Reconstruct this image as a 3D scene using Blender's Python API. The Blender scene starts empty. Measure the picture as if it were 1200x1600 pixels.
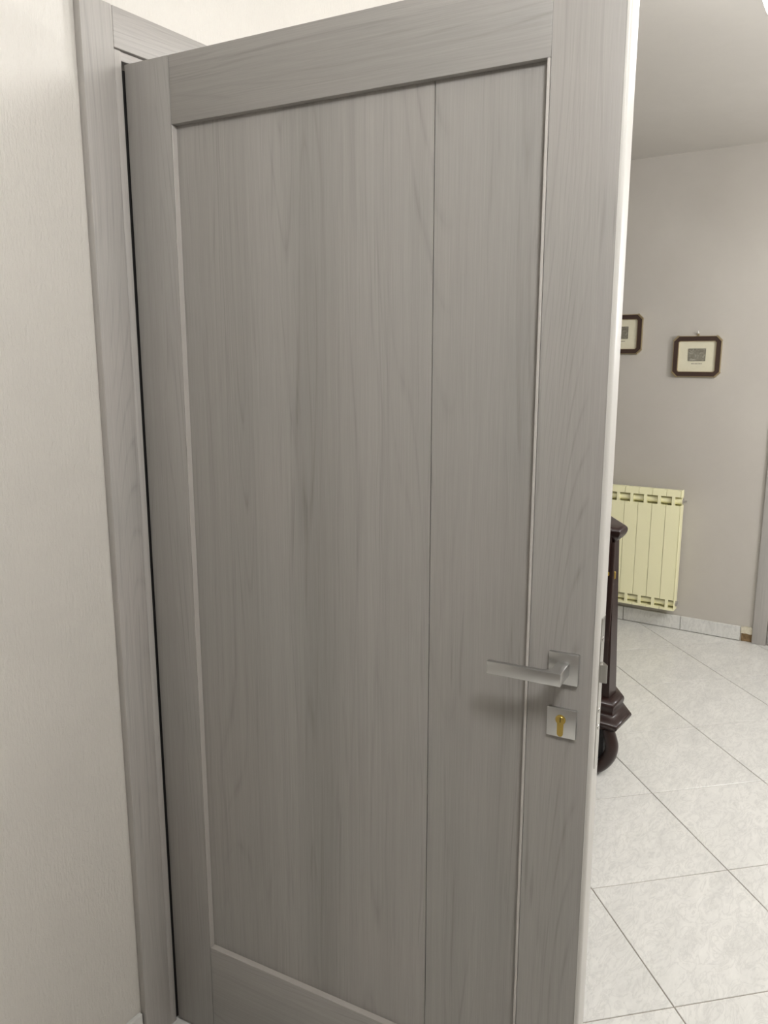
import bpy, bmesh, math, random
from mathutils import Vector, Matrix
S = bpy.context.scene
COL = S.collection
R = math.radians
random.seed(7)

# ------------------------------------------------------------------ camera
YAW, PITCH = R(33.757), R(11.034)
CAM = Vector((-0.7535, -1.3486, 1.5647))
fw = Vector((math.cos(YAW)*math.cos(PITCH), math.sin(YAW)*math.cos(PITCH), -math.sin(PITCH)))
rt = Vector((math.sin(YAW), -math.cos(YAW), 0))
up = rt.cross(fw)
cd = bpy.data.cameras.new('camera')
cam = bpy.data.objects.new('camera', cd); COL.objects.link(cam)
cam.matrix_world = Matrix(((rt.x, up.x, -fw.x, CAM.x), (rt.y, up.y, -fw.y, CAM.y), (rt.z, up.z, -fw.z, CAM.z), (0, 0, 0, 1)))
cd.sensor_fit = 'VERTICAL'; cd.sensor_height = 32.0; cd.lens = 1248.6/1600*32.0
cd.clip_start = 0.02
S.camera = cam

# ------------------------------------------------------------------ light and exposure
S.view_settings.view_transform = 'Standard'; S.view_settings.look = 'None'
S.view_settings.gamma = 1.0; S.view_settings.use_curve_mapping = False
S.view_settings.exposure = 0.0
w = bpy.data.worlds.new('world'); S.world = w; w.use_nodes = True
w.node_tree.nodes['Background'].inputs[0].default_value = (0.9, 0.93, 1.0, 1)
w.node_tree.nodes['Background'].inputs[1].default_value = 0.05
LAMPS = [  # label, x, y, drop of the globe's top below the ceiling, watts
    ('white glass globe lamp on the hall ceiling beyond the door edge', 1.50, -1.065, .048, 14.0),
    ('white glass globe lamp close under the ceiling in the middle of the room', 1.25, -2.35, .048, 46.0),
    ('white glass globe lamp on the ceiling in front of the open door', -0.48, -1.55, .048, 60.0),
    ('added unseen globe pendant, fill light for the radiator wall', 2.65, -2.15, .62, 78.0),  # out-of-frame fill lamp, added to brighten the far hall
]
CEIL = 2.624
GR = 0.14                                               # radius of a lamp's globe

# ------------------------------------------------------------------ node helpers
def mat(name, rough=0.5, metal=0.0, color=(.5, .5, .5), spec=0.5):
    m = bpy.data.materials.new(name); m.use_nodes = True
    b = m.node_tree.nodes['Principled BSDF']
    b.inputs['Base Color'].default_value = (*color, 1)
    b.inputs['Roughness'].default_value = rough
    b.inputs['Metallic'].default_value = metal
    b.inputs['Specular IOR Level'].default_value = spec
    return m, m.node_tree, b
def nd(t, typ, **kw):
    n = t.nodes.new(typ)
    for k, v in kw.items(): setattr(n, k, v)
    return n
def setin(n, **kw):
    for k, v in kw.items(): n.inputs[k.replace('_', ' ')].default_value = v
    return n
def coords(t, scale=(1, 1, 1), loc=(0, 0, 0), rot=(0, 0, 0), src='Object'):
    tc = nd(t, 'ShaderNodeTexCoord'); mp = nd(t, 'ShaderNodeMapping')
    mp.inputs['Scale'].default_value = scale; mp.inputs['Location'].default_value = loc
    mp.inputs['Rotation'].default_value = rot
    t.links.new(tc.outputs[src], mp.inputs[0]); return mp.outputs[0]
def noise(t, vec, scale=1.0, detail=3.0, rough=0.5, dist=0.0):
    n = nd(t, 'ShaderNodeTexNoise'); setin(n, Scale=scale, Detail=detail, Roughness=rough, Distortion=dist)
    t.links.new(vec, n.inputs['Vector']); return n.outputs['Fac']
def mth(t, op, a, b=None, c=None, clamp=False):
    n = nd(t, 'ShaderNodeMath', operation=op, use_clamp=clamp)
    for i, v in enumerate((a, b, c)):
        if v is None: continue
        if isinstance(v, (int, float)): n.inputs[i].default_value = v
        else: t.links.new(v, n.inputs[i])
    return n.outputs[0]
def ramp(t, fac, stops):
    n = nd(t, 'ShaderNodeValToRGB'); e = n.color_ramp.elements
    while len(e) < len(stops): e.new(0.5)
    for el, (p, c) in zip(e, stops):
        el.position = p; el.color = (*c, 1) if len(c) == 3 else c
    t.links.new(fac, n.inputs[0]); return n.outputs[0]
def mix(t, fac, a, b, mode='MIX'):
    n = nd(t, 'ShaderNodeMix', data_type='RGBA', blend_type=mode)
    for s, v in ((0, fac), (6, a), (7, b)):
        if isinstance(v, (int, float)): n.inputs[s].default_value = v
        elif isinstance(v, tuple): n.inputs[s].default_value = (*v, 1)
        else: t.links.new(v, n.inputs[s])
    return n.outputs[2]
def bump(t, b, h, strength=0.2, dist=0.002):
    n = nd(t, 'ShaderNodeBump'); setin(n, Strength=strength, Distance=dist)
    t.links.new(h, n.inputs['Height']); t.links.new(n.outputs[0], b.inputs['Normal'])

# ------------------------------------------------------------------ materials
def wood(name, off=(0, 0, 0), axis='z', tone=1.0, lines=1.0):
    """grey laminate with a woodgrain print running along the given local axis"""
    m, t, b = mat(name, rough=0.42, spec=0.42)
    g = 0.3
    def sc(across, along):
        return (across, across, along) if axis == 'z' else (along, across, across)
    # cathedral lines: contour lines of a slow stretched field
    f = noise(t, coords(t, sc(5.0, .30), off), 1.0, 1.5, .45, .35)
    fr = mth(t, 'FRACT', mth(t, 'MULTIPLY', f, 46.0))
    ln = ramp(t, fr, [(0, (0, 0, 0)), (.66, (0, 0, 0)), (.84, (1, 1, 1)), (.88, (.5, .5, .5)), (1, (0, 0, 0))])
    msk = ramp(t, noise(t, coords(t, sc(11, .45), (off[0]+3, off[1], off[2]+5)), 1.0, 2.0), [(.46, (0, 0, 0)), (.60, (1, 1, 1))])
    brk = ramp(t, noise(t, coords(t, sc(90, 5), off), 1.0, 3.0), [(.35, (.2, .2, .2)), (.6, (1, 1, 1))])
    # thin wandering streaks
    base = coords(t, (1, 1, 1), off)
    wv = nd(t, 'ShaderNodeVectorMath', operation='SCALE'); wv.inputs['Scale'].default_value = .05
    wn = nd(t, 'ShaderNodeTexNoise'); setin(wn, Scale=1.0, Detail=1.5); t.links.new(coords(t, sc(4, 1.6), off), wn.inputs['Vector'])
    t.links.new(wn.outputs['Color'], wv.inputs[0])
    wa = nd(t, 'ShaderNodeVectorMath', operation='ADD'); t.links.new(base, wa.inputs[0]); t.links.new(wv.outputs[0], wa.inputs[1])
    wm = nd(t, 'ShaderNodeMapping'); wm.inputs['Scale'].default_value = sc(120, .9); t.links.new(wa.outputs[0], wm.inputs[0])
    stn = noise(t, wm.outputs[0], 1.0, 2.5, .55)
    stk = ramp(t, stn, [(.30, (1, 1, 1)), (.44, (0, 0, 0))])
    msk2 = ramp(t, noise(t, coords(t, sc(14, .5), (off[0]+8, off[1], off[2])), 1.0, 2.0), [(.40, (.12, .12, .12)), (.60, (1, 1, 1))])
    lines_f = mth(t, 'ADD', mth(t, 'MULTIPLY', mth(t, 'MULTIPLY', ln, msk), mth(t, 'MULTIPLY', brk, .16*lines)),
                  mth(t, 'MULTIPLY', mth(t, 'MULTIPLY', stk, msk2), .16*lines))
    pores = noise(t, coords(t, sc(520, 10), off), 1.0, 3.0, .65)
    pores2 = noise(t, coords(t, sc(190, 2.2), off), 1.0, 3.0, .65)
    strip = noise(t, coords(t, sc(11, .16), off), 1.0, 2.0, .5)
    sx = nd(t, 'ShaderNodeSeparateXYZ'); t.links.new(base, sx.inputs[0])
    wh = nd(t, 'ShaderNodeTexWhiteNoise', noise_dimensions='1D')
    t.links.new(mth(t, 'FLOOR', mth(t, 'DIVIDE', sx.outputs[0 if axis == 'z' else 2], .083)), wh.inputs['W'])
    cloud = noise(t, coords(t, (3, 3, 3), off), 1.0, 2.0, .5)
    v = mth(t, 'MULTIPLY_ADD', strip, .30, .84)
    v = mth(t, 'ADD', v, mth(t, 'MULTIPLY_ADD', wh.outputs[0], .10, -.05))
    v = mth(t, 'ADD', v, mth(t, 'MULTIPLY_ADD', pores, .26, -.13))
    v = mth(t, 'ADD', v, mth(t, 'MULTIPLY_ADD', pores2, .24, -.12))
    v = mth(t, 'SUBTRACT', v, lines_f)
    c = mix(t, cloud, (.312*tone, .290*tone, .270*tone), (.292*tone, .284*tone, .266*tone))
    cm = nd(t, 'ShaderNodeVectorMath', operation='SCALE')
    t.links.new(c, cm.inputs[0]); t.links.new(v, cm.inputs['Scale'])
    t.links.new(cm.outputs[0], b.inputs['Base Color'])
    h = mth(t, 'ADD', pores, mth(t, 'MULTIPLY', lines_f, -1.0))
    bump(t, b, h, .12, .0006)
    return m

M = {}
M['stile_left'] = wood('laminate_stile_left', (1.3, 0, .2))
M['stile_right'] = wood('laminate_stile_right', (3.65, 0, 1.7), lines=1.25)
M['rail_top'] = wood('laminate_rail_top', (2.1, 0, 7.3), 'x', lines=1.2)
M['rail_bottom'] = wood('laminate_rail_bottom', (5.7, 0, 3.3), 'x')
M['panel_wide'] = wood('laminate_panel_wide', (7.2, 0, 2.4), lines=1.1)
M['panel_narrow'] = wood('laminate_panel_narrow', (9.4, 0, 5.1), lines=1.2)
M['casing'] = wood('laminate_casing', (11.3, 0, 4.1), tone=1.42)
M['casing_head'] = wood('laminate_casing_head', (13.1, 0, 8.2), 'x', tone=1.42, lines=1.2)
M['jamb'] = wood('laminate_jamb', (15.3, 0, 6.6), tone=1.38)
M['edge_soft'] = mat('inlay_and_edge_light', .42, 0, (.44, .415, .385))[0]  # inlay colour, also paints the light on the panel's inner edges
M['edge_band'] = mat('pale_edge_band', .4, 0, (.53, .515, .48))[0]

def stucco(name, col, col2, fine, rough, strokes):
    m, t, b = mat(name, rough=rough, spec=.45)
    cl = noise(t, coords(t, (1.7, 1.7, 1.7)), 1.0, 3.0, .55, .6)
    mid = noise(t, coords(t, (9, 9, 12)), 1.0, 4.0, .6, 1.2)
    c = mix(t, ramp(t, cl, [(.3, (0, 0, 0)), (.7, (1, 1, 1))]), col, col2)
    c = mix(t, mth(t, 'MULTIPLY', mid, .35), c, tuple(x*.82 for x in col2))
    t.links.new(c, b.inputs['Base Color'])
    n1 = noise(t, coords(t, (95, 95, 55), rot=(0, R(35), 0)), 1.0, 3.0, .65, .8)
    n2 = noise(t, coords(t, (170, 170, 30), rot=(0, R(-40), 0)), 1.0, 2.0, .6, .4)
    h = mth(t, 'ADD', mth(t, 'MULTIPLY', n1, 1.0), mth(t, 'MULTIPLY', n2, strokes))
    bump(t, b, h, fine, .0025)
    return m
M['wall_pearl'] = stucco('pearl_stucco', (.72, .69, .635), (.67, .64, .59), .6, .32, .9)
M['wall_taupe'] = stucco('taupe_stucco', (.50, .467, .42), (.55, .518, .467), .10, .5, .5)
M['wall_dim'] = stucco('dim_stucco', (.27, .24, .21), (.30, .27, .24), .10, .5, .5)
M['ceiling'] = stucco('ceiling_paint', (.62, .59, .545), (.64, .61, .565), .04, .7, .2)

def marble(name, sx=1.0, tint=1.0):
    m, t, b = mat(name, rough=.28, spec=.5)
    oi = nd(t, 'ShaderNodeObjectInfo')
    tc = nd(t, 'ShaderNodeTexCoord')
    ad = nd(t, 'ShaderNodeVectorMath', operation='ADD')
    sc = nd(t, 'ShaderNodeVectorMath', operation='SCALE')
    cx = nd(t, 'ShaderNodeCombineXYZ')
    for i in range(3): t.links.new(oi.outputs['Random'], cx.inputs[i])
    t.links.new(cx.outputs[0], sc.inputs[0]); sc.inputs['Scale'].default_value = 37.0
    t.links.new(tc.outputs['Object'], ad.inputs[0]); t.links.new(sc.outputs[0], ad.inputs[1])
    mp = nd(t, 'ShaderNodeMapping'); mp.inputs['Rotation'].default_value = (0, 0, R(28)); mp.inputs['Scale'].default_value = (11*sx, 26*sx, 11*sx)
    t.links.new(ad.outputs[0], mp.inputs[0])
    n1 = noise(t, mp.outputs[0], 1.0, 5.0, .62, 1.6)
    rid = mth(t, 'ABSOLUTE', mth(t, 'SUBTRACT', n1, .5))
    vein = ramp(t, rid, [(0, (1, 1, 1)), (.022, (.55, .55, .55)), (.06, (0, 0, 0))])
    mp2 = nd(t, 'ShaderNodeMapping'); mp2.inputs['Rotation'].default_value = (0, 0, R(28)); mp2.inputs['Scale'].default_value = (5, 11, 6)
    t.links.new(ad.outputs[0], mp2.inputs[0])
    n2 = noise(t, mp2.outputs[0], 1.0, 4.0, .6, .8)
    n3 = noise(t, mp.outputs[0], 2.6, 4.0, .6, .9)
    c = mix(t, ramp(t, n2, [(.3, (0, 0, 0)), (.7, (1, 1, 1))]), (.66*tint, .655*tint, .625*tint), (.78*tint, .77*tint, .735*tint))
    c = mix(t, mth(t, 'MULTIPLY', vein, .50), c, (.52, .515, .49))
    c = mix(t, mth(t, 'MULTIPLY', ramp(t, n3, [(.4, (0, 0, 0)), (.7, (1, 1, 1))]), .30), c, (.86, .85, .81))
    t.links.new(c, b.inputs['Base Color'])
    bump(t, b, n1, .06, .001)
    return m
M['tile'] = marble('marbled_tile')
M['skirting'] = marble('marbled_skirting', .6, .98)
M['grout'] = mat('grout', .9, 0, (.33, .29, .25))[0]
M['radiator'] = mat('cream_enamel', .38, 0, (.95, .915, .60))[0]
M['radiator_dark'] = mat('cream_enamel_inside', .5, 0, (.40, .36, .21))[0]
M['plug'] = mat('grey_plug', .4, .6, (.42, .40, .38))[0]
def brushed(name, col, rough):
    m, t, b = mat(name, rough=rough, metal=1.0, color=col)
    n = noise(t, coords(t, (900, 900, 20)), 1.0, 2.0)
    t.links.new(mth(t, 'MULTIPLY_ADD', n, .14, rough-.07), b.inputs['Roughness'])
    return m
M['satin'] = brushed('satin_chrome', (.58, .58, .57), .33)
M['steel'] = brushed('bright_steel', (.50, .49, .46), .22)
M['brass'] = mat('brass', .35, 1.0, (.50, .36, .10))[0]
M['brass_dark'] = mat('brass_slot', .5, .8, (.12, .08, .03))[0]
def enamel():
    m, t, b = mat('brown_enamel', .3, 0, (.02, .01, .009), .35)
    n = noise(t, coords(t, (9, 9, 2)), 1.0, 3.0, .5, .8)
    t.links.new(mix(t, n, (.016, .0070, .0058), (.034, .0165, .0130)), b.inputs['Base Color'])
    b.inputs['Coat Weight'].default_value = .12; b.inputs['Coat Roughness'].default_value = .12
    return m
M['enamel'] = enamel()
M['black'] = mat('black_iron', .6, 0, (.006, .005, .005))[0]
M['glass'] = mat('smoked_glass', .08, 0, (.03, .03, .032), .8)[0]
M['frame'] = mat('dark_brown_lacquer', .3, 0, (.055, .032, .024))[0]
M['gilt'] = mat('gilt', .38, .85, (.50, .41, .25))[0]
def paper():
    m, t, b = mat('cream_mat', .8, 0, (.7, .66, .5))
    n = noise(t, coords(t, (40, 40, 40)), 1.0, 3.0)
    t.links.new(mix(t, n, (.66, .62, .46), (.73, .69, .54)), b.inputs['Base Color']); return m
M['paper'] = paper()
def relief():
    m, t, b = mat('silver_relief', .45, .5, (.35, .33, .28))
    n = noise(t, coords(t, (34, 34, 38)), 1.0, 2.0, .5, 1.5)
    t.links.new(ramp(t, n, [(.30, (.22, .205, .16)), (.55, (.34, .32, .26)), (.72, (.50, .475, .40))]), b.inputs['Base Color'])
    bump(t, b, n, .8, .003); return m
M['relief'] = relief()
M['relief_edge'] = mat('plaque_edge', .5, .4, (.12, .11, .085))[0]
M['ink'] = mat('grey_ink', .8, 0, (.16, .14, .12))[0]
def plaster(name, c1, c2):
    m, t, b = mat(name, .95, 0, c1)
    n = noise(t, coords(t, (60, 60, 60)), 1.0, 4.0, .65)
    t.links.new(mix(t, ramp(t, n, [(.35, (0, 0, 0)), (.65, (1, 1, 1))]), c1, c2), b.inputs['Base Color'])
    bump(t, b, n, .7, .006); return m
M['plaster'] = plaster('bare_plaster', (.62, .56, .42), (.75, .7, .57))
M['mortar'] = plaster('brown_mortar', (.16, .10, .045), (.30, .20, .10))
M['block_seal'] = mat('dark_block_seal', .7, 0, (.012, .011, .010))[0]
m, t, b = mat('lamp_diffuser', .4, 0, (.9, .88, .84))
b.inputs['Emission Color'].default_value = (1, 1.0, 1.0, 1); b.inputs['Emission Strength'].default_value = 5.0
M['diffuser'] = m
M['lamp_white'] = mat('lamp_white', .4, 0, (.8, .79, .76))[0]

# ------------------------------------------------------------------ mesh helpers
def finish(bm, name, m, parent=None, smooth=None, loc=None):
    bmesh.ops.recalc_face_normals(bm, faces=bm.faces)
    me = bpy.data.meshes.new(name); bm.to_mesh(me); bm.free()
    me.materials.append(m)
    if smooth is not None:
        for p in me.polygons: p.use_smooth = True
        try: me.set_sharp_from_angle(angle=R(smooth))
        except Exception: pass
    o = bpy.data.objects.new(name, me); COL.objects.link(o)
    if parent is not None: o.parent = parent
    if loc is not None: o.location = loc
    return o
def box(bm, x0, x1, y0, y1, z0, z1, bev=0.0, seg=2):
    r = bmesh.ops.create_cube(bm, size=1.0)
    vs = r['verts']
    for v in vs:
        v.co = Vector((x0+(v.co.x+.5)*(x1-x0), y0+(v.co.y+.5)*(y1-y0), z0+(v.co.z+.5)*(z1-z0)))
    if bev > 0:
        es = list({e for v in vs for e in v.link_edges})
        bmesh.ops.bevel(bm, geom=es, offset=bev, segments=seg, affect='EDGES', profile=.5)
def boxobj(name, dims, m, parent=None, bev=0.0, seg=2, smooth=35):
    bm = bmesh.new(); box(bm, *dims, bev, seg)
    return finish(bm, name, m, parent, smooth if bev > 0 else None)
def prism(bm, pts, f, d0, d1):
    """pts: 2-D outline, f(a, b, d) -> 3-D point"""
    lo = [bm.verts.new(f(a, b2, d0)) for a, b2 in pts]; hi = [bm.verts.new(f(a, b2, d1)) for a, b2 in pts]
    bm.faces.new(lo); bm.faces.new(hi[::-1]); n = len(pts)
    for i in range(n): bm.faces.new((lo[i], hi[i], hi[(i+1) % n], lo[(i+1) % n]))
def cyl(bm, c, axis, r, d0, d1, n=24, bev=0.0):
    ax = Vector(axis).normalized(); u = ax.orthogonal().normalized(); v = ax.cross(u); c = Vector(c)
    prs = [(r, d0), (r, d1)] if not bev else [(r-bev, d0), (r, d0+bev), (r, d1-bev), (r-bev, d1)]
    rings = [[bm.verts.new(c+ax*d+(u*math.cos(k*2*math.pi/n)+v*math.sin(k*2*math.pi/n))*rr) for k in range(n)] for rr, d in prs]
    for a, b2 in zip(rings, rings[1:]):
        for k in range(n): bm.faces.new((a[k], a[(k+1) % n], b2[(k+1) % n], b2[k]))
    bm.faces.new(rings[0][::-1]); bm.faces.new(rings[-1])
def empty(name, loc, label=None, cat=None, rotz=0, group=None, kind=None):
    o = bpy.data.objects.new(name, None); COL.objects.link(o); o.location = loc; o.rotation_euler = (0, 0, rotz)
    o.empty_display_size = .1
    if label: o['label'] = label
    if cat: o['category'] = cat
    if group: o['group'] = group
    if kind: o['kind'] = kind
    return o
def struct(o, label=None):
    o['kind'] = 'structure'
    if label: o['label'] = label
    return o

# ------------------------------------------------------------------ room shell
X0, X1, Y0, Y1, XE = -3.3, 3.899, -4.0, 2.4, 1.62      # room, and where the door wall ends
OX0, OX1, OZ = 0.3255, 1.315, 2.135                     # opening in the door wall
WT = 0.13
bm = bmesh.new()
box(bm, X0, OX0, 0, WT, 0, CEIL); box(bm, OX1, XE, 0, WT, 0, CEIL); box(bm, OX0, OX1, 0, WT, OZ, CEIL)
struct(finish(bm, 'wall_door', M['wall_pearl']), 'pearly beige stucco wall around the grey door')
struct(boxobj('wall_right', (X1, X1+.12, Y0-.12, Y1+.12, 0, CEIL), M['wall_taupe']), 'taupe stucco wall with two framed pictures and the radiator')
struct(boxobj('wall_passage', (XE-WT, XE, WT, Y1, 0, CEIL), M['wall_taupe']), 'taupe wall running back from the end of the door wall')
struct(boxobj('wall_left', (X0-.12, X0, Y0-.12, Y1+.12, 0, CEIL), M['wall_dim']), 'dim taupe wall at the near end of the hall')
struct(boxobj('wall_near', (X0, X1, Y0-.12, Y0, 0, CEIL), M['wall_dim']), 'dim taupe wall opposite the door')
struct(boxobj('wall_far', (X0, X1, Y1, Y1+.12, 0, CEIL), M['wall_taupe']), 'taupe wall at the far end')
struct(boxobj('ceiling', (X0-.12, X1+.12, Y0-.12, Y1+.12, CEIL, CEIL+.12), M['ceiling']), 'plain greige painted ceiling')

# floor slab and its diagonal tiles
floor = struct(boxobj('floor', (X0-.12, X1+.12, Y0-.12, Y1+.12, -.12, -.0025), M['grout']), 'white grey marbled tile floor laid diagonally')
TS, TA = 0.453, R(45.02)
E1 = Vector((math.cos(TA), -math.sin(TA))); E2 = Vector((-math.sin(TA), -math.cos(TA))); T0 = Vector((3.2884, -.0403))
def clip(poly, ax, lim, sign):
    out = []
    for i in range(len(poly)):
        a, b2 = poly[i], poly[(i+1) % len(poly)]
        da, db = sign*(lim-a[ax]), sign*(lim-b2[ax])
        if da >= 0: out.append(a)
        if da*db < 0: out.append(a+(b2-a)*(da/(da-db)))
    return out
G = .0016
tile_me = {}
for i in range(-18, 11):
    for j in range(-8, 20):
        p = [T0+(E1*(i+a)+E2*(j+c))*TS+(E1*(1-2*a)+E2*(1-2*c))*G for a, c in ((0, 0), (1, 0), (1, 1), (0, 1))]
        q = [v.copy() for v in p]
        for ax, lim, sg in ((0, X1, 1), (0, X0, -1), (1, Y1, 1), (1, Y0, -1)): q = clip(q, ax, lim, sg) if q else q
        if len(q) < 3: continue
        c0 = sum(q, Vector((0, 0)))/len(q)
        ar = abs(sum(q[k].x*q[(k+1) % len(q)].y-q[(k+1) % len(q)].x*q[k].y for k in range(len(q))))/2
        if ar < .002: continue
        # leave out tiles wholly under walls or in the far closed room behind the door
        if c0.x < XE-WT-.3 and c0.y > 1.0: continue
        whole = ar > TS*TS*.97
        if whole and 'me' in tile_me:
            o = bpy.data.objects.new('tile', tile_me['me']); COL.objects.link(o)
        else:
            bm = bmesh.new(); ch = .0012
            def inset(pp, d):
                n = len(pp); res = []
                for k in range(n):
                    a, b2, c = pp[k-1], pp[k], pp[(k+1) % n]
                    u1, u2 = (b2-a).normalized(), (c-b2).normalized()
                    bis = (u2-u1)
                    res.append(b2+(bis.normalized()*d*1.3 if bis.length > 1e-5 else Vector((0, 0))))
                return res
            cc = T0+(E1*(i+.5)+E2*(j+.5))*TS if whole else c0
            qq = [v-cc for v in q]; qi = inset(qq, ch)
            lo = [bm.verts.new((v.x, v.y, -.006)) for v in qq]; md = [bm.verts.new((v.x, v.y, -ch*.7)) for v in qq]; hi = [bm.verts.new((v.x, v.y, 0)) for v in qi]
            n = len(qq)
            for a, b2 in ((lo, md), (md, hi)):
                for k in range(n): bm.faces.new((a[k], a[(k+1) % n], b2[(k+1) % n], b2[k]))
            bm.faces.new(hi)
            o = finish(bm, 'tile', M['tile'])
            if whole: tile_me['me'] = o.data
        cc = T0+(E1*(i+.5)+E2*(j+.5))*TS if whole else c0
        o.parent = floor; o.location = (cc.x, cc.y, 0)

# skirting: one marble piece after another
BH = .084
bb = empty('baseboard_right', (X1, 0, 0), kind='structure', label='white marble skirting along the taupe wall, its end piece broken off')
L = .333
y = -.3145
def skirt(parent, dims, name='skirting_tile'):
    return boxobj(name, dims, M['skirting'], parent, .0018, 1, 30)
boxobj('joint_grout', (-.004, 0, -.640, Y1-.02, .0005, BH-.004), M['grout'], bb)
skirt(bb, (-.011, 0, -.638, -.3165, .0035, BH))
yy = -.3135
while yy < Y1-.02:
    y2 = min(yy+L, Y1); skirt(bb, (-.011, 0, yy, y2-.004, .0035, BH)); yy = y2
yy = -1.95
while yy > Y0:
    y2 = max(yy-L, Y0); skirt(bb, (-.011, 0, y2+.004, yy, .0035, BH)); yy = y2
# the broken bit beside the far casing: bare plaster above a brown mortar hollow
bm = bmesh.new()
def jag(bm, y0, y1, z0, z1, depth, n, amp, seed):
    rnd = random.Random(seed)
    top = [(y0+(y1-y0)*k/n, z1+rnd.uniform(-amp, amp)) for k in range(n+1)]
    bot = [(y0+(y1-y0)*k/n, z0+rnd.uniform(-amp, amp)*.5) for k in range(n+1)]
    pts = bot+top[::-1]
    prism(bm, pts, lambda a, b2, d: Vector((d, a, max(b2, .001))), -depth, 0)
jag(bm, -.700, -.642, .047, .086, .009, 6, .003, 3)
finish(bm, 'plaster_patch', M['plaster'], bb)
bm = bmesh.new(); jag(bm, -.700, -.645, .001, .050, .003, 6, .004, 5)
finish(bm, 'mortar_patch', M['mortar'], bb)
bb2 = empty('baseboard_door', (0, 0, 0), kind='structure', label='white marble skirting at the foot of the pearly door wall')
yy = .252
while yy > X0:
    y2 = max(yy-L, X0); skirt(bb2, (y2+.002, yy, -.011, 0, .001, BH)); yy = y2
skirt(bb2, (1.402, XE, -.011, 0, .001, BH))

# ------------------------------------------------------------------ door frame (trim) round the opening
tr = empty('trim_1', (0, 0, 0), kind='structure', label='grey woodgrain casing and jamb around the open door')
CP = .020                                                # how far the casing stands off the wall
HX = .3455                                               # hinge edge of the leaf
CW0, CW1 = .2540, .3255
ZT = 2.2065
bm = bmesh.new(); box(bm, CW0, CW1, -CP, 0.0, .001, ZT, .003, 2); finish(bm, 'casing_leg', M['casing'], tr, 35)
bm = bmesh.new(); box(bm, 1.3155, 1.387, -CP, 0.0, .001, ZT, .003, 2); finish(bm, 'casing_leg', M['casing'], tr, 35)
bm = bmesh.new(); box(bm, CW1+.0006, 1.3149, -CP+.001, 0.0, 2.1335, ZT, .003, 2); finish(bm, 'casing_head', M['casing_head'], tr, 35)
bm = bmesh.new(); box(bm, CW1, .3415, -.0185, WT, .001, 2.131, .0015, 2); box(bm, .3415, .356, .052, WT, .001, 2.118)
finish(bm, 'jamb', M['jamb'], tr, 35)
bm = bmesh.new(); box(bm, 1.2995, 1.3155, -.0185, WT, .001, 2.131, .0015, 2); box(bm, 1.285, 1.2995, .052, WT, .001, 2.118)
finish(bm, 'jamb', M['jamb'], tr, 35)
bm = bmesh.new(); box(bm, .3415, 1.2995, -.0155, WT, 2.1145, 2.131, .0015, 2); box(bm, .356, 1.285, .052, WT, 2.098, 2.1145)
finish(bm, 'head_jamb', M['casing_head'], tr, 35)
bm = bmesh.new(); box(bm, .3416, .366, -.0120, .012, .002, 2.10); finish(bm, 'light_block_seal', M['block_seal'], tr)  # dark strip added to block light coming through the hinge gap

# ------------------------------------------------------------------ the open door
TH = R(84.496)
DW, DH, DT, ZB = .945, 2.10, .044, .008
# leaf frame: local x along the width, local y into the leaf's thickness (away from the camera), z up
door = empty('door_1', (HX, -CP, ZB), kind='structure', rotz=-TH, label='open grey woodgrain panel door with satin square lever handle')
def dbox(name, u0, u1, d0, d1, z0, z1, m, bev=.0016, seg=2, par=door):
    return boxobj(name, (u0, u1, d0, d1, z0-ZB, z1-ZB), m, par, bev, seg)
SW1, SW2, ZRB, ZRT = .110, .1102, .2386, 1.9885
ZTOP = ZB+DH
# hinge stile, lock stile (rounded free edge), rails
dbox('stile', 0, SW1-.0003, 0, DT, ZB, ZTOP, M['stile_left'])
bm = bmesh.new()
def rr(u0, u1, d0, d1, r, n=6):
    pts = [(u0, d0)]
    pts += [(u1-r+r*math.sin(a), d0+r-r*math.cos(a)) for a in [k*math.pi/2/n for k in range(n+1)]]
    pts += [(u1-r+r*math.cos(a), d1-r+r*math.sin(a)) for a in [k*math.pi/2/n for k in range(n+1)]]
    pts += [(u0, d1)]
    return pts
prism(bm, rr(DW-SW2, DW-.0055, 0.0, DT, .0012, 3), lambda a, b2, d: Vector((a, b2, d)), 0.0, DH)
finish(bm, 'stile', M['stile_right'], door, 30)
bm = bmesh.new()
prism(bm, rr(DW-.0054, DW+.002, 0.0, DT, .005, 6), lambda a, b2, d: Vector((a, b2, d)), 0.0, DH)
e = finish(bm, 'edge_band', M['edge_band'], door, 30); e['label'] = 'pale rounded edge band'
dbox('rail', SW1+.0003, DW-SW2-.0003, .0004, DT, ZRT, ZTOP, M['rail_top'])
dbox('rail', SW1+.0003, DW-SW2-.0003, .0004, DT, ZB, ZRB, M['rail_bottom'])
UV, RC = .6445, .0135
# two panel boards with a v-groove between them
def board(u0, u1, m, cl, cr):
    bm = bmesh.new(); c = .0009
    pts = [(u0, RC+(c if cl else 0))] + ([(u0+c, RC)] if cl else []) + ([(u1-c, RC)] if cr else []) + [(u1, RC+(c if cr else 0)), (u1, DT-RC), (u0, DT-RC)]
    prism(bm, pts, lambda a, b2, d: Vector((a, b2, d)), ZRB-ZB, ZRT-ZB)
    return finish(bm, 'panel_board', m, door)
board(SW1, UV-.0005, M['panel_wide'], False, False)
board(UV+.0005, DW-SW2, M['panel_narrow'], True, False)
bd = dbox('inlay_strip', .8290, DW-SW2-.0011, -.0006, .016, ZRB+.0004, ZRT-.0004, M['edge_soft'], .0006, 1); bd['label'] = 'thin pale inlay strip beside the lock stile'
dbox('edge_light', SW1-.0002, SW1+.0014, .0012, RC+.001, ZRB, ZRT-.0004, M['edge_soft'], .0004, 1)['label'] = 'inner edge of the hinge stile, its side light painted in pale'  # paler strip puts the side light on this face into the colour
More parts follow.
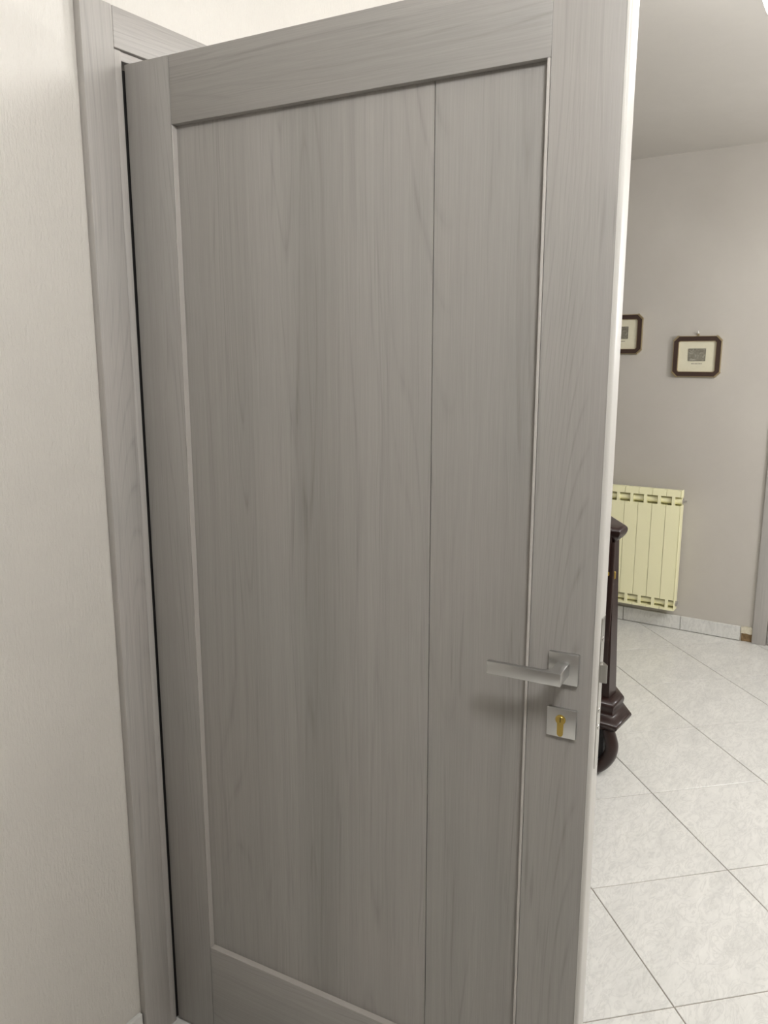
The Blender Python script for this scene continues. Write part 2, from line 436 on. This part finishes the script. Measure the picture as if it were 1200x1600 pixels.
dbox('edge_light', SW1+.0016, .8250, .0012, RC+.001, ZRB-.0004, ZRB+.0012, M['edge_soft'], .0004, 1)['label'] = 'upper edge of the bottom rail, its light painted in pale'  # light on the rail's upper face, put in as a paler strip
# lever handle
UC, ZH = .8945, 1.0675
hd = boxobj('handle_rose', (UC-.0248, UC+.0248, -.0085, 0, ZH-.0265-ZB, ZH+.0265-ZB), M['satin'], door, .0018, 2); hd['label'] = 'square satin chrome rose'
bm = bmesh.new()
LZ0, LZ1 = 1.0575-ZB, 1.0785-ZB
pts = [(.7825, -.060), (.7825, -.0515), (.874, -.0500), (.8835, -.043), (.8850, -.0085), (.9045, -.0085), (.9047, -.060)]
prism(bm, pts, lambda a, b2, d: Vector((a, b2, d)), LZ0, LZ1)
bmesh.ops.recalc_face_normals(bm, faces=bm.faces)
bmesh.ops.bevel(bm, geom=list(bm.edges), offset=.0009, segments=2, affect='EDGES', profile=.5)
lv = finish(bm, 'handle_lever', M['satin'], hd, 35); lv['label'] = 'flat square satin lever'
es = boxobj('escutcheon', (UC-.0246, UC+.0246, -.0065, 0, .9725-.0253-ZB, .9725+.0253-ZB), M['satin'], door, .0018, 2); es['label'] = 'square satin key plate'
bm = bmesh.new()
pts = []
cz, r, tw, bz = .9785-ZB, .0085, .0050, .9785-ZB-.0245
for k in range(25):
    a = R(-52)+R(284)*k/24
    pts.append((UC-.001+r*math.cos(a), cz+r*math.sin(a)))
pts += [(UC-.001+tw*math.cos(a), bz+tw*math.sin(a)) for a in [math.pi+math.pi*k/10 for k in range(11)]]
prism(bm, pts, lambda a, b2, d: Vector((a, d, b2)), -.0078, -.002)
cy = finish(bm, 'lock_cylinder', M['brass'], es, 30); cy['label'] = 'brass profile lock cylinder'
bm = bmesh.new(); cyl(bm, (UC-.001, 0, cz), (0, 1, 0), .0058, -.0084, -.0070, 24, .0005); finish(bm, 'lock_plug', M['brass'], es, 30)
bm = bmesh.new(); box(bm, UC-.0017, UC-.0003, -.0090, -.0085, cz-.0042, cz+.0042)
sl = finish(bm, 'key_slot', M['brass_dark'], es, 30)
# lock hardware in the free edge
fp = boxobj('lock_faceplate', (DW+.0019, DW+.0034, .0125, .0345, .895-ZB, 1.155-ZB), M['steel'], door, .0006, 1); fp['label'] = 'bright steel lock faceplate'
bm = bmesh.new(); zl0, zl1 = 1.046-ZB, 1.076-ZB
prism(bm, [(DW+.0030, .0155), (DW+.0140, .0165), (DW+.0140, .0195), (DW+.0050, .0315), (DW+.0030, .0315)], lambda a, b2, d: Vector((a, b2, d)), zl0, zl1)
lb = finish(bm, 'latch_bolt', M['steel'], door); lb['label'] = 'bevelled steel latch bolt'
for zz in (1.118, .995, .965):
    bm = bmesh.new(); cyl(bm, (DW+.0028, .0235, zz-ZB), (1, 0, 0), .0042, 0, .0014, 16, .0005); finish(bm, 'faceplate_screw', M['steel'], fp, 30)
for zz in (.26, 1.85):
    bm = bmesh.new(); cyl(bm, (.0015, DT+.004, zz-ZB), (0, 0, 1), .006, -.045, .045, 16, .0012); finish(bm, 'hinge_barrel', M['satin'], door, 30)

# ------------------------------------------------------------------ radiator
RX = X1-.10                                              # plane of its face
rad = empty('radiator', (RX, -.290, 0), 'cream enamelled aluminium radiator on the taupe wall under the pictures', 'radiator')
PW, Z0, Z1 = .0777, .134, .832
def face(bm):
    """one section: flat face with a window notch on both sides, top and bottom, a narrow rib beside the notch, capped at top and bottom"""
    w = PW/2-.0012; r = .0085
    d = .006
    pts = [(-w, .196), (-r, .196), (-r, .148), (-w, .148), (-w, Z0), (w, Z0), (w, .148), (r, .148), (r, .196), (w, .196),
           (w, .744), (r, .744), (r, .793), (w, .793), (w, Z1-.006), (w-.012, Z1), (-w+.012, Z1), (-w, Z1-.006), (-w, .793), (-r, .793), (-r, .744), (-w, .744)]
    prism(bm, pts, lambda a, b2, dd: Vector((dd, a, b2)), 0, d)
def section():
    o = empty('section', (0, 0, 0)); return o
bmf = bmesh.new(); face(bmf); me_f = finish(bmf, 'section', M['radiator'], rad)
proto = me_f
bmb = bmesh.new()
box(bmb, .058, .064, -PW/2+.0008, PW/2-.0008, .15, .82)                     # rear plate
box(bmb, .006, .058, -.004, .004, .15, .80)                                 # centre web
box(bmb, .006, .06, -PW/2+.0008, PW/2-.0008, .726, .7395)                   # inside floor of the upper window
box(bmb, .006, .06, -PW/2+.0008, PW/2-.0008, .806, .826)                    # top plate
box(bmb, .006, .06, -PW/2+.0008, PW/2-.0008, .137, .146)
cyl(bmb, (.034, 0, .768), (0, 1, 0), .0185, -PW/2, PW/2, 16)                # header tubes
cyl(bmb, (.034, 0, .172), (0, 1, 0), .0185, -PW/2, PW/2, 16)
me_b = finish(bmb, 'section_core', M['radiator'], proto)
proto.location = (0, PW/2, 0)
for k in range(1, 9):
    o = proto.copy(); COL.objects.link(o); o.parent = rad; o.location = (0, PW*(k+.5), 0)
    c = me_b.copy(); COL.objects.link(c); c.parent = o
for z, rr_ in ((.768, .022), (.172, .021)):
    bm = bmesh.new(); cyl(bm, (.034, 0, z), (0, 1, 0), rr_, -.004, .0, 20, .001); finish(bm, 'end_collar', M['radiator'], rad, 30)
    bm = bmesh.new(); cyl(bm, (.034, 0, z), (0, 1, 0), rr_-.004, -.012, -.004, 6); 
    if z > .5: cyl(bm, (.034, 0, z), (0, 1, 0), .006, -.026, -.012, 12)
    finish(bm, 'valve_plug', M['plug'], rad, 30)
bm = bmesh.new(); box(bm, .0, .06, -.0045, .0, .134, .745, .002, 1); box(bm, .0, .05, -.0045, 0, .79, .832, .002, 1); finish(bm, 'end_plate', M['radiator'], rad, 30)
for k in (1.5, 6.5):
    bm = bmesh.new(); box(bm, .05, .098, PW*k-.012, PW*k+.012, .70, .72, .001, 1); finish(bm, 'wall_bracket', M['plug'], rad, 30)

# ------------------------------------------------------------------ framed pictures
def octo(hw, hh, c): return [(-hw+c, -hh), (hw-c, -hh), (hw, -hh+c), (hw, hh-c), (hw-c, hh), (-hw+c, hh), (-hw, hh-c), (-hw, -hh+c)]
def ring(bm, A, B, f, d0, d1):
    n = len(A)
    a0 = [bm.verts.new(f(*p, d0)) for p in A]; a1 = [bm.verts.new(f(*p, d1)) for p in A]
    b0 = [bm.verts.new(f(*p, d0)) for p in B]; b1 = [bm.verts.new(f(*p, d1)) for p in B]
    for k in range(n):
        l = (k+1) % n
        for q in ((a0, a1), (a1, b1), (b1, b0), (b0, a0)): bm.faces.new((q[0][k], q[0][l], q[1][l], q[1][k]))
def picture(name, y, z, label):
    root = empty(name, (X1, y, z), label, 'picture', group='small framed relief pictures on the taupe wall')
    f = lambda a, b2, d: Vector((-d, a, b2))
    hw, hh = .1270, .1110
    bm = bmesh.new(); ring(bm, octo(hw-.004, hh-.004, .026), octo(hw-.0275, hh-.0275, .008), f, .002, .020)
    finish(bm, 'picture_frame', M['frame'], root)
    bm = bmesh.new(); ring(bm, octo(hw-.0015, hh-.0015, .0265), octo(hw-.0045, hh-.0045, .0262), f, .002, .0215)
    o = finish(bm, 'gilt_edge', M['gilt'], root); o['label'] = 'thin gilt outer edge'
    bm = bmesh.new(); ring(bm, octo(hw-.0275, hh-.0275, .008), octo(hw-.030, hh-.030, .007), f, .002, .0185)
    finish(bm, 'inner_slip', M['gilt'], root)
    for sx in (-1, 1):
        for sz in (-1, 1):
            bm = bmesh.new(); c = .027
            a, b2 = Vector((sx*(hw-c), sz*hh)), Vector((sx*hw, sz*(hh-c)))
            n = Vector((sx, sz)).normalized()
            pts = [tuple(a+n*.0025), tuple(b2+n*.0025), tuple(b2-n*.0035), tuple(a-n*.0035)]
            prism(bm, pts, f, .003, .024); finish(bm, 'corner_plate', M['gilt'], root)
    bm = bmesh.new(); prism(bm, octo(hw-.026, hh-.026, .006), f, .004, .010); o = finish(bm, 'mat_board', M['paper'], root); o['label'] = 'plain cream mat'
    bm = bmesh.new(); box(bm, -.0125, -.0095, -.0445, .0445, -.024, .042, .001, 1); o = finish(bm, 'relief_plaque', M['relief'], root, 30); o['label'] = 'small grey silver relief plaque'
    bm = bmesh.new(); ring(bm, [(-.0450, -.0245), (.0450, -.0245), (.0450, .0425), (-.0450, .0425)], [(-.0430, -.0225), (.0430, -.0225), (.0430, .0405), (-.0430, .0405)], f, .0098, .0130); finish(bm, 'plaque_border', M['relief_edge'], root)
    bm = bmesh.new(); yy = .027
    for wd in (.010, .006, .012, .004, .009, .007):
        box(bm, -.0106, -.0098, yy-wd, yy, -.0405, -.0370); yy -= wd+.0016
    finish(bm, 'caption_line', M['ink'], root)
    bm = bmesh.new(); box(bm, -.010, -.004, -.006, .006, hh, hh+.010, .001, 1); finish(bm, 'hanging_loop', M['gilt'], root, 30)
    bm = bmesh.new(); cyl(bm, (0, 0, hh+.014), (-1, 0, 0), .0028, 0, .016, 10); cyl(bm, (-.015, 0, hh+.022), (0, 0, 1), .0022, -.010, .004, 8)
    o = finish(bm, 'wall_hook', M['lamp_white'], root, 30); o['label'] = 'small white wall hook'
    return root
picture('framed_picture', -.2990, 1.5630, 'small dark octagonal framed relief picture seen whole, the lower one, on the taupe wall')
picture('framed_picture', .1290, 1.6870, 'dark framed relief picture cut off by the door edge, hung higher on the taupe wall')

# ------------------------------------------------------------------ far right door frame
d2 = empty('door_2', (X1, -.7015, 0), kind='structure', label='grey woodgrain door frame at the right end of the taupe wall')
bm = bmesh.new(); box(bm, -.018, 0, -.072, 0, .001, 2.2, .003, 2); finish(bm, 'casing_leg', M['casing'], d2, 35)
bm = bmesh.new(); box(bm, -.018, 0, -1.14, -1.068, .001, 2.2, .003, 2); finish(bm, 'casing_leg', M['casing'], d2, 35)
bm = bmesh.new(); box(bm, -.018, 0, -1.068, -.072, 2.128, 2.2, .003, 2); finish(bm, 'casing_head', M['casing'], d2, 35)
bm = bmesh.new(); box(bm, -.010, 0, -1.066, -.074, .008, 2.126, .002, 1); finish(bm, 'door_leaf', M['stile_left'], d2, 35)

# ------------------------------------------------------------------ brown stove half hidden by the door
SX, SY = 2.045, -.497                                    # front right corner of its body
stove = empty('stove', (SX, SY, 0), 'dark brown glossy moulded stove on curved legs, half hidden behind the open door', 'stove', rotz=R(-3))
# plan: x = depth (away from camera), y = across; corner at (0, 0)
SWD = .62
PLAN = [(0, 0), (.085, 0), (.30, .17), (.30, SWD-.17), (.085, SWD), (0, SWD)]
def offs(d):
    n = len(PLAN); out = []
    for k in range(n):
        a, b2, c = Vector(PLAN[k-1]), Vector(PLAN[k]), Vector(PLAN[(k+1) % n])
        n1 = Vector(((b2-a).y, -(b2-a).x)).normalized(); n2 = Vector(((c-b2).y, -(c-b2).x)).normalized()
        m_ = n1+n2; out.append(b2+m_*(d/(m_.dot(n1))))
    return out
def stack(name, prof, m, smooth=30):
    bm = bmesh.new(); rings = []
    for z, d in prof: rings.append([bm.verts.new((p.x, p.y, z)) for p in offs(d)])
    for a, b2 in zip(rings, rings[1:]):
        n = len(a)
        for k in range(n): bm.faces.new((a[k], a[(k+1) % n], b2[(k+1) % n], b2[k]))
    bm.faces.new(rings[0][::-1]); bm.faces.new(rings[-1])
    return finish(bm, name, m, stove, smooth)
stack('plinth_moulding', [(.176, .004), (.184, .016), (.194, .031), (.204, .042), (.212, .047), (.219, .049), (.226, .046), (.231, .040), (.237, .031), (.245, .023), (.254, .018), (.264, .0165), (.272, .019), (.280, .0205), (.288, .019), (.296, .013), (.301, .005), (.303, -.006)], M['enamel'], 70)
stack('body', [(.300, -.010), (.915, -.029)], M['enamel'])
stack('top_slab', [(.898, -.03), (.902, -.026), (.908, -.020), (.918, -.011), (.926, -.006), (.934, -.003), (.942, -.002), (.949, -.004), (.954, -.009), (.956, -.016)], M['enamel'], 70)
# corner pilaster, glass front, bowed frieze under the top
bm = bmesh.new(); box(bm, .012, .030, .022, .050, .306, .90, .004, 2); finish(bm, 'pilaster', M['enamel'], stove, 30)
bm = bmesh.new(); box(bm, .012, .030, SWD-.050, SWD-.022, .306, .90, .004, 2); finish(bm, 'pilaster', M['enamel'], stove, 30)
bm = bmesh.new(); box(bm, .006, .020, .054, SWD-.054, .33, .84); finish(bm, 'glass_pane', M['glass'], stove)
bm = bmesh.new()
fr = [(.03, .785), (.004, .790), (-.014, .800), (-.026, .816), (-.048, .828), (-.072, .842), (-.084, .860), (-.078, .884), (-.058, .912), (-.034, .936), (-.005, .953), (.03, .953)]
prism(bm, fr, lambda a, b2, d: Vector((a, d, b2)), .034, SWD-.034); finish(bm, 'frieze', M['enamel'], stove, 40)
if True:
    bm = bmesh.new(); cyl(bm, (.030, .0225, .775), (0, 0, 1), .0050, -.015, .015, 12, .003); finish(bm, 'hinge_pin', M['brass'], stove, 40)
bm = bmesh.new(); cyl(bm, (.006, .040, .783), (0, 0, 1), .007, -.008, .008, 12, .003); finish(bm, 'hinge_pin', M['brass'], stove, 40)
# curved legs
def leg(sy, front=True):
    bm = bmesh.new()
    path = [(0, .004, .190), (-.002, -.010, .150), (-.004, -.017, .120), (-.006, -.011, .085), (-.008, .006, .052), (-.012, .030, .026), (-.016, .064, .013)]
    wid = [.038, .044, .048, .050, .048, .044, .038]; n = 12
    # interpolate
    P = [Vector(p) for p in path]; rings = []
    fine = []
    for k in range(len(P)-1):
        p0, p1, p2, p3 = P[max(k-1, 0)], P[k], P[k+1], P[min(k+2, len(P)-1)]
        for s in range(4):
            t_ = s/4; fine.append((0.5*((2*p1)+(p2-p0)*t_+(2*p0-5*p1+4*p2-p3)*t_*t_+(3*p1-p0-3*p2+p3)*t_**3), wid[k]*(1-t_)+wid[k+1]*t_))
    fine.append((P[-1], wid[-1]))
    for k, (p, wd) in enumerate(fine):
        tg = (fine[min(k+1, len(fine)-1)][0]-fine[max(k-1, 0)][0]).normalized()
        u_ = Vector((1, 0, 0)); v_ = tg.cross(u_).normalized()
        ring_ = []
        for q in range(n):
            a = 2*math.pi*q/n
            pt = p+u_*(.030*math.cos(a))+v_*(wd/2*math.sin(a))
            pt.z = max(pt.z, .001)
            pt.y = pt.y if sy > 0 else SWD-pt.y
            if not front: pt.x = .27+pt.x; pt.y += (.15 if sy > 0 else -.15)
            ring_.append(bm.verts.new(pt))
        rings.append(ring_)
    for a, b2 in zip(rings, rings[1:]):
        for q in range(n): bm.faces.new((a[q], a[(q+1) % n], b2[(q+1) % n], b2[q]))
    bm.faces.new(rings[0][::-1]); bm.faces.new(rings[-1])
    finish(bm, 'leg', M['enamel'], stove, 60)
for sy in (1, -1):
    leg(sy, True); leg(sy, False)
bm = bmesh.new(); box(bm, .012, .08, .022, SWD-.022, .012, .182, .006, 2); o = finish(bm, 'ash_box', M['black'], stove, 30); o['label'] = 'black ash box under the body'

# ------------------------------------------------------------------ ceiling lamps
for lab, lx, ly, drop, wt in LAMPS:
    root = empty('ceiling_lamp', (lx, ly, CEIL), lab, 'ceiling lamp', group='round ceiling lamps of the hall')
    bm = bmesh.new(); cyl(bm, (0, 0, 0), (0, 0, -1), .075, 0, .022, 32, .003); cyl(bm, (0, 0, 0), (0, 0, -1), .05 if drop < .1 else .012, .022, drop+.006, 32, .002); finish(bm, 'lamp_base', M['lamp_white'], root, 30)
    bm = bmesh.new(); bmesh.ops.create_uvsphere(bm, u_segments=40, v_segments=20, radius=GR)
    sh = finish(bm, 'lamp_shade', M['diffuser'].copy(), root, 80, (0, 0, -drop-GR)); sh['label'] = 'glowing opal glass globe'
    sh.data.materials[0].node_tree.nodes['Principled BSDF'].inputs['Emission Strength'].default_value = wt/(math.pi*4*math.pi*GR*GR)
